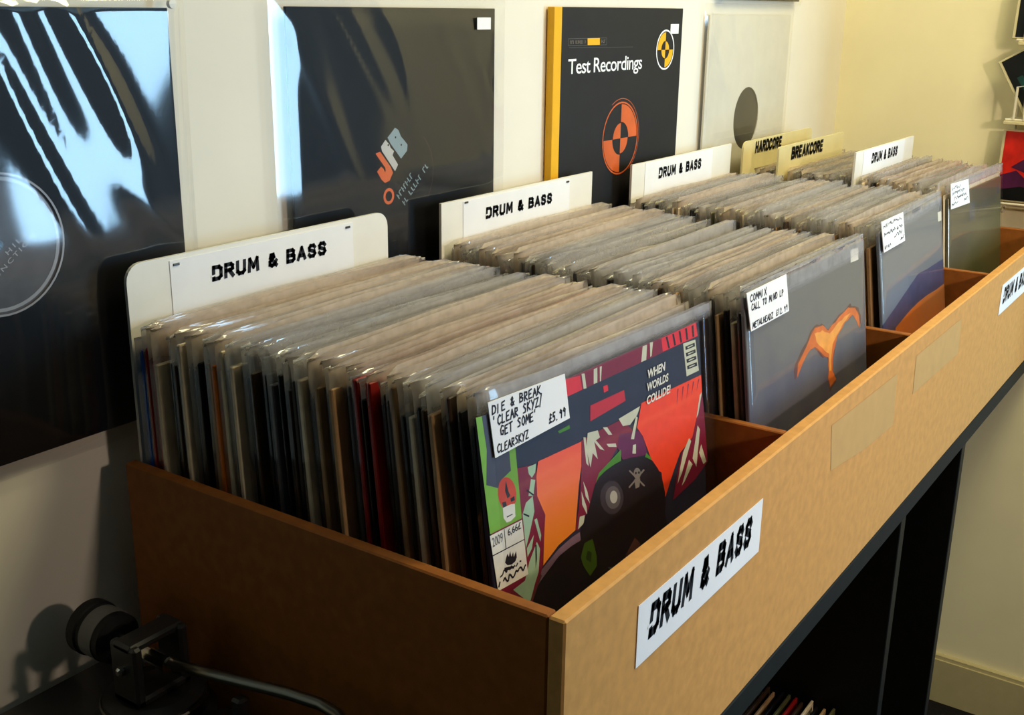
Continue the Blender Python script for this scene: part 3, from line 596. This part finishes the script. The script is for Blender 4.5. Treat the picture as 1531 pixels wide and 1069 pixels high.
r, c = front_record('record with blue cover and orange foot at the front of the third bin', (.946, .033), .1526, .0341, .3176, .306, .312, 0, 'print_blue')
art = MB()
poly(art, ragged([(-.1555, .2000), (.0135, .2264), (.1555, .2232), (.1555, .001), (-.1555, .001)], .0015, 4), -.0021, 'print_hill')
poly(art, ragged([(-.1042, .1822), (.0079, .1912), (.1555, .1880), (.1555, .001), (-.1400, .001)], .0016, 5), -.0022, 'print_sunset')
poly(art, [(.1300, .2770), (.1500, .2760), (.1510, .2885), (.1290, .2900)], -.0024, 'print_cream'); art.build('cover_print', c)
p = price_card(r, [(-.1516, .2828), (-.0566, .2815), (-.0603, .3169), (-.1574, .3192)], -.0056)
hw = MB()
for z, x0, x1 in ((.310, -.150, -.070), (.3005, -.148, -.100), (.3005, -.092, -.068), (.2925, -.105, -.070), (.2855, -.148, -.122), (.2855, -.078, -.062)): scribble(hw, x0, z, x1, .005, -.0058, 'pen_ink', .0011, int(z*1e4+x0*1e4))
hw.build('handwriting', p)

r, c = front_record('record with olive green cover and white spine at the front of the farthest bin', (1.326, .053), .1216, -.0265, .316, .293, .300, -.004, 'print_olive')
art = MB(); poly(art, [(-.154, .001), (-.1495, .001), (-.1495, .293), (-.154, .293)], -.0021, 'print_cream')
poly(art, circle(.1270, .2745, .0085, 16), -.0021, 'print_steel'); poly(art, [(-.0420, .2460), (-.0130, .2455), (-.0120, .2715), (-.0430, .2735)], -.0021, 'print_steel')
greek(art, .0, .254, .120, .013, -.0021, 'print_steel', 0, 9); art.build('cover_print', c)
MB().box((-.160, .0025, .001), (.150, .0035, .2985), 'card_cream', .0003).build('inner_sleeve', r)
p = price_card(r, [(-.1523, .2778), (-.0545, .2749), (-.0622, .3112), (-.1543, .3142)], -.0056)
hw = MB()
for z, x0, x1 in ((.304, -.149, -.105), (.2965, -.145, -.085), (.289, -.138, -.072), (.281, -.149, -.120), (.281, -.085, -.065)): scribble(hw, x0, z, x1, .005, -.0058, 'pen_ink', .0011, int(z*1e4))
hw.build('handwriting', p)

# ------------------------------------------------------------------ divider cards standing behind the records
def divider(x0, w, zt, y, label, m, words, strip=None, rnd=0, lean=.0, tx=None, staples=()):
    d = thing('divider_card', label, 'divider card', (x0+w/2, y, TT+.0008), (-lean, 0, 0), 'section divider cards in the bins')
    h = zt+.205
    slab(MB(), round_rect(-w/2, 0, w/2, h, max(rnd, .001), (0, 0, rnd > 0, rnd > 0)), -.0015, .0015, m).build('card', d)
    if strip:
        s = MB().box((strip[0]-w/2, -.0021, strip[1]), (strip[2]-w/2, -.0016, strip[3]), 'paper').build('paper_strip', d)
    l = MB()
    for s, a, z0, c2, z1 in words: block(l, s, a-w/2, z0, c2-w/2, z1, -.0024, 'marker_ink', .26, .06)
    if words:
        s, a, z0, c2, z1 = words[0]
        if s.startswith('D'): poly(l, [(a-w/2-.001, z0+.3*(z1-z0)), (a-w/2+.005, z0+.34*(z1-z0)), (a-w/2+.005, z0+.44*(z1-z0)), (a-w/2-.001, z0+.4*(z1-z0))], -.0026, 'paper' if strip else m)
    l.build('lettering', d)
    for sx, sz in staples: MB().box((sx-w/2-.003, -.0030, sz-.001), (sx-w/2+.003, -.0020, sz+.001), 'staple_steel', .0003).build('staple', d)
h0 = .205
divider(.012, .296, .154, .397, 'white rounded DRUM & BASS divider card at the back of the nearest bin', 'white_card', [('DRUM & BASS', .080, h0+.1265, .2120, h0+.1395)], (.040, h0+.100, .247, h0+.1505), .014, 0, staples=((.046, h0+.147), (.240, h0+.147)))
divider(.391, .298, .150, .397, 'white square-cornered DRUM & BASS divider card at the back of the second bin', 'white_card', [('DRUM & BASS', .0755, h0+.1235, .2070, h0+.1362)], (.036, h0+.100, .245, h0+.1475), 0, 0, staples=((.041, h0+.146), (.240, h0+.1445)))
divider(.790, .310, .1475, .397, 'white DRUM & BASS divider card at the back of the third bin', 'white_card', [('DRUM & BASS', .0735, h0+.1215, .2060, h0+.1365)], (.035, h0+.100, .243, h0+.1462))
divider(1.140, .296, .1465, .394, 'cream HARDCORE divider card at the back of the farthest bin', 'cream_card', [('HARDCORE', .045, h0+.1250, .155, h0+.1440)], None, .012)
divider(1.136, .290, .1435, .335, 'cream BREAKCORE divider card in the farthest bin', 'cream_card', [('BREAKCORE', .050, h0+.1200, .190, h0+.1400)], None, .004)
divider(1.147, .296, .1435, .222, 'white DRUM & BASS divider card standing midway in the farthest bin', 'white_card', [('DRUM & BASS', .0740, h0+.1200, .2060, h0+.1360)], (.035, h0+.100, .243, h0+.1425), 0, .0)

# ------------------------------------------------------------------ records hung on the wall
def hung_sleeve(parent, w, h, depth, seed, wr, m, n=54, taper=.012, flare=0):
    """clear sleeve sheet lying over a hung cover, creased in long shallow folds"""
    vs, fs = [], []
    rg = random.Random(seed)
    folds = [(rg.uniform(-.15, .15), rg.uniform(.0, .17), math.radians(rg.uniform(50, 78)), rg.uniform(.05, .13), rg.uniform(.006, .014), rg.uniform(.6, 1.2)) for _ in range(9)]
    for j in range(n+1):
        for i in range(n+1):
            x, z = (i/n-.5)*w, (j/n-.5)*h; e = min(w/2-abs(x), h/2-abs(z)); k = min(1, e/taper)
            y = depth+wr*.0016*math.cos(x/w*math.pi)*math.cos(z/h*math.pi)
            for fx, fz, a, ln, wd, am in folds:
                u = (x-fx)*math.cos(a)-(z-fz)*math.sin(a); v = (x-fx)*math.sin(a)+(z-fz)*math.cos(a)
                y += wr*.0016*am*math.exp(-(v/wd)**2-(u/ln)**2)
            y += wr*.0007*noise.noise(Vector((x*16, z*9, seed)))
            q = max(0, (x+.10)/(w/2+.10))*min(1, max(0, (z+.005)/(h*.45))); fl = flare*q*q
            vs.append((x, -(.0006+(y-.0006)*k+fl), z))
    for j in range(n):
        for i in range(n): a = j*(n+1)+i; fs.append((a, a+1, a+n+2, a+n+1))
    return MB().add(vs, fs, m).build('plastic_sleeve', parent, True)
def holed_cover(r, w, h, hr, th, m, n=48):
    mb = MB(); o, q = [], []
    for i in range(n):
        a = 2*math.pi*i/n; c, s = math.cos(a), math.sin(a); k = min(w/2/max(abs(c), 1e-6), h/2/max(abs(s), 1e-6)); o.append((c*k, s*k)); q.append((c*hr, s*hr))
    vs = [(x, y, z) for y in (-th/2, th/2) for x, z in o+q]
    fs = []
    for i in range(n):
        j = (i+1) % n; fs += [(i, j, n+j, n+i), (2*n+i, 3*n+i, 3*n+j, 2*n+j), (i, 2*n+i, 2*n+j, j), (n+i, n+j, 3*n+j, 3*n+i)]
    mb.add(vs, fs, m)
    return mb.build('cover', r)
def hung(label, cx, cz, y): return thing('vinyl_record', label, 'record', (cx, y, ZB+cz), (0, 0, 0), 'records hung on the back wall')
mat('black_sleeve', (9, 9, 12), .5, .2, 60, .2); mat('label_grey', (92, 90, 94), .5, .12, 60, .3); mat('label_rim', (168, 166, 170), .4, .1); mat('vinyl_black', (12, 12, 12), .25, .2, 60, .5)
mat('white_sleeve', (222, 216, 200), .55, .04, 30, .3); mat('dark_label', (46, 46, 44), .5, .12); mat('test_yellow', (236, 176, 24), .5, .06); mat('test_orange', (206, 96, 44), .5, .12); mat('test_black', (24, 23, 24), .55, .15)
# black sleeve with a grey centre label, at the left edge of the picture
r = hung('black die-cut record sleeve with grey centre label, hung above the turntable', -.069, .180, .4215)
holed_cover(r, .314, .314, .0500, .003, 'black_sleeve')
MB().lathe([(.147, .0008), (.147, .0022)], 48, 'vinyl_black', axis='y').build('disc', r, False)
lb = MB().lathe([(.0500, .0), (.0500, .0009)], 48, 'label_grey', axis='y').build('centre_label', r)
a = MB(); ring(a, 0, 0, .0445, .0470, -.0002, 'label_rim'); ring(a, 0, 0, .0485, .0500, -.0017, 'label_rim'); poly(a, circle(0, 0, .0036, 20), -.0003, 'vinyl_black')
text(a, 'HILL', .006, -.008, .026, -.0045, -.0004, 'label_rim', .01, 0, 1.5, 0, math.radians(38)); text(a, 'FUNCTION', -.008, -.026, .038, -.0225, -.0004, 'label_rim', .01, 0, 1.4, 0, math.radians(38))
a.build('label_print', lb)
hung_sleeve(r, .342, .338, .0060, 3, 1.5, SW, 64, .012, .003)
MB().lathe([(.0035, -.0075), (.0035, -.0040)], 12, 'white_card', axis='y', c=(.158, 0, .160)).build('pin', r)
# black sleeve with three-letter logo
r = hung('black record sleeve with orange and white JFB logo, in a clear cover', .3637, .1815, .4215)
c = MB().box((-.1525, -.0015, -.1575), (.1525, .0015, .1575), 'black_sleeve', .0005).build('cover', r)
a = MB(); mat('logo_orange', (222, 104, 50), .5, .08); mat('logo_white', (196, 194, 190), .5, .05); mat('logo_blue', (140, 160, 168), .5, .05)
def shift(p): return [(x-.3637, z-.1815) for x, z in p]
poly(a, shift([(.3208, .2055), (.3274, .2068), (.3423, .1909), (.3459, .1847), (.3405, .1775), (.3337, .1761), (.3287, .1798), (.3224, .1882), (.3283, .1924), (.3319, .1901), (.334, .1865), (.3352, .1875), (.3345, .1907)]), -.0017, 'logo_orange')
poly(a, shift([(.3357, .2173), (.329, .2114), (.3303, .207), (.349, .1858), (.3537, .1917), (.3456, .2017), (.348, .2054), (.3429, .2092), (.3415, .2122)]), -.0017, 'logo_white')
poly(a, shift([(.3501, .2277), (.3387, .2191), (.343, .213), (.3584, .1971), (.3677, .204), (.3686, .2098), (.3641, .2141), (.3589, .2184), (.3553, .225)]), -.0017, 'logo_blue')
for x, z in ((.3395, .2120), (.3505, .2185), (.3590, .2105)): poly(a, shift(circle(x, z, .0011, 8)), -.0018, 'black_sleeve')
ring(a, .339-.3637, .1625-.1815, .0050, .0080, -.0017, 'logo_orange', 20)
greek(a, .3545-.3637, .1575-.1815, .030, .0062, -.0017, 'logo_blue', math.radians(42), 3)
greek(a, .3630-.3637, .1500-.1815, .050, .0062, -.0017, 'logo_blue', math.radians(42), 4)
mat('arc_brown', (52, 26, 20), .5, .1); ring(a, 0, .0, .0445, .0457, -.0017, 'arc_brown', 30, -40, 50)
a.build('cover_print', c)
MB().box((.1150, -.0058, .1365), (.1390, -.0053, .1485), 'paper').build('price_label', r)
hung_sleeve(r, .344, .338, .0036, 8, .4, SW, 64, .028)
# box-like sleeve with yellow spine
r = hung('black Test Recordings record sleeve with yellow spine', .7957, .1842, .4235)
c = MB().box((-.1640, -.0045, -.1575), (.1640, .0045, .1575), 'test_black', .0006).build('cover', r)
MB().box((-.1646, -.0050, -.1575), (-.1480, .0046, .1575), 'test_yellow', .0004).build('spine', r)
a = MB(); S = lambda p: [(x-.7957, z-.1842) for x, z in p]
text(a, 'Test Recordings', .664-.7957, .2600-.1842, .8470-.7957, .2830-.1842, -.0048, 'paper', .008, 0, .92)
for q in ([(.6628, .3064), (.7526, .3061), (.7526, .3056), (.6628, .3059)], [(.6628, .2985), (.7526, .2980), (.7526, .2975), (.6628, .2980)], [(.6628, .3064), (.6634, .3064), (.6634, .298), (.6628, .298)], [(.752, .3061), (.7526, .3061), (.7526, .2975), (.752, .2975)]): poly(a, S(q), -.0047, 'print_steel')
greek(a, .667-.7957, .3000-.1842, .036, .0040, -.0047, 'print_lead', 0, 5); poly(a, S([(.7065, .3060), (.7355, .3060), (.7361, .2980), (.707, .2982)]), -.0048, 'test_yellow'); greek(a, .740-.7957, .3000-.1842, .009, .0040, -.0047, 'print_lead', 0, 6)
poly(a, S([(.6653, .2960), (.8207, .2940), (.8207, .2936), (.6653, .2956)]), -.0047, 'print_steel')
def crash(cx, cz, r0, mc, ringm, flip, wide):
    ring(a, cx, cz, r0-wide, r0, -.0049, ringm, 40)
    for q0 in ((90, 270) if flip else (0, 180)):
        ring(a, cx, cz, r0*.45, r0-wide*1.6, -.0048, mc, 14, q0, q0+90)
    for q0 in ((0, 180) if flip else (90, 270)): poly(a, [(cx, cz)]+circle(cx, cz, r0*.42, 10, q0, q0+90), -.0048, mc)
crash(.9112-.7957, .2882-.1842, .0262, 'test_yellow', 'paper', True, .0022)
crash(.7970-.7957, .1800-.1842, .0465, 'test_orange', 'test_orange', False, .0020); ring(a, .7975-.7957, .1810-.1842, .0490, .0497, -.0047, 'test_orange', 40, -60, 120)
a.build('cover_print', c)
MB().box((.1270, -.0055, .1245), (.1510, -.0049, .1372), 'paper').build('price_label', r)
# white die-cut sleeve
r = hung('white die-cut record sleeve with dark centre label', 1.2075, .1790, .4225)
holed_cover(r, .313, .313, .0480, .003, 'white_sleeve').location = (.0, 0, -.002)
for o in r.children: pass
MB().lathe([(.0500, .0), (.0500, .0009)], 48, 'dark_label', axis='y', c=(0, 0, -.002)).build('centre_label', r)
MB().lathe([(.147, .0008), (.147, .0020)], 48, 'vinyl_black', axis='y', c=(0, 0, -.002)).build('disc', r)
hung_sleeve(r, .344, .342, .0045, 12, .4, SW)
# the bottom of another record above it
r = hung('black record sleeve hung above the white one, cut off by the top of the picture', 1.236, .512, .4215)
MB().box((-.156, -.002, -.157), (.156, .002, .157), 'black_sleeve', .0005).build('cover', r)
hung_sleeve(r, .335, .326, .0045, 15, .4, SW, 24)

# ------------------------------------------------------------------ records stored under the table
rgu = random.Random(77)
for i in range(16):
    tn = ('olive tan black cream brown red olive black tan brown cream olive black tan red brown').split()[i]
    y = .050+.0085*i
    r = thing('vinyl_record', 'record with %s cover stored under the table, %s from the front' % (WORD[tn], ordinal(i+1)), 'record', (.610+rgu.uniform(-.008, .008), y, .1805), (-.02-.004*i, 0, 0), 'records stored under the table')
    MB().box((-.1565, -.0016, 0), (.1565, .0016, .313), 'card_'+tn, .0005).build('cover', r)
    MB().lathe([(.150, -.0006), (.150, .0006)], 32, 'vinyl_black', c=(.004, 0, .157), axis='y').build('disc', r)

# ------------------------------------------------------------------ side table and turntable
ZT = ZB-.262
t = thing('side_table', 'low black table carrying the turntable', 'table', (-.26, .2, 0))
part('table_top', MB().box((-.52, .0, ZT-.03), (-.006, .42, ZT), 'black_laminate', .002), t)
for x in (-.51, -.046):
    for y in (.01, .37): part('leg', MB().box((x, y, 0), (x+.035, y+.035, ZT-.03), 'black_laminate', .001), t)
mat('deck_dark', (34, 32, 30), .35, .15, 60, .5); mat('deck_rubber', (12, 12, 12), .6, .15); mat('chrome', (190, 186, 176), .16, .05, metal=1); mat('dull_metal', (92, 90, 84), .34, .1, metal=1); mat('arm_metal', (120, 116, 104), .3, .05, metal=1); mat('scale_grey', (104, 102, 96), .4, .1)
t = thing('turntable', 'dark record turntable with curved tonearm beside the nearest bin', 'turntable', (-.245, .245, ZT))
def tpart(name, mb, smooth=False, parent=None): return mb.build(name, parent or t, smooth)
tpart('plinth', MB().box((-.225, -.170, .016), (.225, .172, .100), 'deck_dark', .006))
for x in (-.19, .19):
    for y in (-.14, .14): tpart('foot', MB().lathe([(.022, 0), (.024, .010), (.018, .018)], 20, 'deck_rubber', (x, y, 0)))
tpart('platter', MB().lathe([(.160, .101), (.165, .104), (.165, .114), (.158, .118)], 64, 'dull_metal', (-.055, .0, 0)))
tpart('slipmat', MB().lathe([(.150, .1181), (.150, .1205)], 48, 'deck_rubber', (-.055, 0, 0)))
tpart('spindle', MB().lathe([(.0036, .118), (.0036, .128), (.002, .131)], 12, 'chrome', (-.055, 0, 0)))
px, py = .190, .070          # tonearm pivot
tpart('tonearm_base', MB().lathe([(.044, .1005), (.044, .106), (.038, .110), (.036, .122), (.026, .124)], 40, 'deck_dark', (px, py, 0)))
tpart('height_ring', MB().lathe([(.0375, .1105), (.0385, .112), (.0385, .119), (.0375, .1205)], 40, 'dull_metal', (px, py, 0)))
g = tpart('pivot_housing', MB().box((px-.024, py-.014, .124), (px-.016, py+.014, .172), 'deck_dark', .002).box((px+.016, py-.014, .124), (px+.024, py+.014, .172), 'deck_dark', .002).box((px-.024, py-.014, .124), (px+.024, py+.014, .131), 'deck_dark', .002).box((px-.024, py-.010, .166), (px+.024, py+.010, .173), 'deck_dark', .002))
for sx in (-1, 1): MB().lathe([(.0035, .023), (.0035, .0275), (.002, .029)], 12, 'chrome', (0, 0, 0), axis='x').build('pivot_screw', g).matrix_local = Matrix.Translation((px, py, .152)) @ Matrix.Scale(sx, 4, (1, 0, 0))
cw = tpart('counterweight', MB().lathe([(.012, .036), (.019, .038), (.0195, .062), (.021, .063), (.021, .071), (.019, .073), (.008, .074)], 40, 'deck_rubber', (px, py, .152), axis='y'))
MB().lathe([(.0198, .044), (.0198, .058)], 40, 'scale_grey', (px, py, .152), axis='y').build('dial', cw)
tpart('arm_stub', MB().lathe([(.006, -.02), (.006, .04)], 16, 'chrome', (px, py, .152), axis='y'))
tpart('tonearm', MB().tube([(0.1910, 0.0550, 0.1520), (0.2000, 0.0070, 0.1530), (0.2120, -0.0460, 0.1540), (0.2160, -0.0730, 0.1540), (0.2140, -0.0910, 0.1540), (0.2010, -0.1170, 0.1530), (0.1850, -0.1450, 0.1520)], [.0042]*7, 'arm_metal', 12), True)
tpart('headshell', MB().box((.170, -.188, .142), (.192, -.146, .153), 'deck_dark', .002))
tpart('arm_rest', MB().box((px+.006, py-.085, .100), (px+.016, py-.075, .143), 'deck_dark', .002))
tpart('pitch_slider', MB().box((px-.012, -.150, .1005), (px+.014, -.02, .103), 'deck_rubber', .001))
tpart('anti_skate_knob', MB().lathe([(.009, .1005), (.009, .112), (.007, .114)], 20, 'dull_metal', (px+.018, py-.052, 0)))

# ------------------------------------------------------------------ disc rack on the end wall
mat('wire_white', (226, 220, 200), .4, .05, metal=0); mat('cd_red', (200, 34, 20), .35, .35, 30); mat('cd_purple', (70, 22, 60), .4, .3, 30); mat('cd_black', (14, 16, 18), .35, .2); mat('cd_blue', (20, 44, 90), .35, .3); mat('cd_teal', (22, 60, 60), .35, .3); mat('cd_case', (210, 200, 160), .3, .05)
t = thing('disc_rack', 'white wire rack for compact discs on the end wall', 'rack', (XE-.02, -.02, ZB+.2))
def wire(name, pts, r=.0022): return MB().tube([(x, y, z) for x, y, z in pts], r, 'wire_white', 8).build(name, t)
for z in (-.178, -.034, .098, .236):
    wire('rail', [(-.03, .135, z), (-.03, -.25, z)]); wire('rail', [(.008, .135, z), (.008, -.25, z)])
    for y in (.13, .0, -.12, -.24): wire('bracket', [(.012, y, z), (-.03, y, z)])
for y in (.125, -.02, -.16): wire('upright', [(.012, y, -.20), (.012, y, .40)])
for z in (-.034, .098): wire('front_loop', [(-.032, .122, z), (-.032, .122, z+.055), (-.032, .108, z+.058), (-.032, .105, z)])
MB().box((-.036, -.25, -.042), (.012, .137, -.036), 'cd_case', .001).build('ledge', t); MB().box((-.036, -.25, .090), (.012, .131, .096), 'cd_case', .001).build('ledge', t)
def disc_case(label, y1, z0, m, rot=0, x=XE-.045):
    r = thing('compact_disc', label, 'compact disc', (x, y1-.071, ZB+z0), (rot, .06, 0), 'compact discs in the wire rack')
    MB().box((0, -.071, 0), (.010, .071, .124), 'cd_case', .001).build('case', r)
    c = MB().box((-.0006, -.060, .003), (.0, .066, .121), m, .0002).build('cover', r)
    return r, c
r, c = disc_case('compact disc with red and purple cover in the lowest tier of the rack', .118, .0250, 'cd_red')
a = MB()
for pts, m in (([(.066, .003), (.066, .045), (.040, .055), (.010, .030), (-.06, .04), (-.06, .003)], 'cd_purple'), ([(.05, .06), (.03, .075), (.0, .062), (.02, .05)], 'cd_purple'), ([(.066, .003), (.066, .02), (.03, .028), (-.06, .012), (-.06, .003)], 'cd_black')):
    a.face([(-.0009 if m != 'cd_black' else -.0011, y, z) for y, z in pts], m)
a.build('cover_print', c)
r, c = disc_case('dark blue compact disc tilted in the middle tier of the rack', .116, .166, 'cd_black', .0)
r.rotation_euler = (-.55, .05, 0); r.location = (XE-.045, .016, ZB+.192)
a = MB(); a.face([(-.0009, y, z) for y, z in ((.030, .02), (.030, .08), (-.06, .10), (-.06, .02))], 'cd_blue'); a.face([(-.0009, y, z) for y, z in ((.045, .085), (.055, .085), (.050, .02), (.042, .02))], 'cd_teal'); a.build('cover_print', c)
disc_case('black compact disc in the top tier of the rack, cut off by the picture edge', .124, .300, 'cd_black')
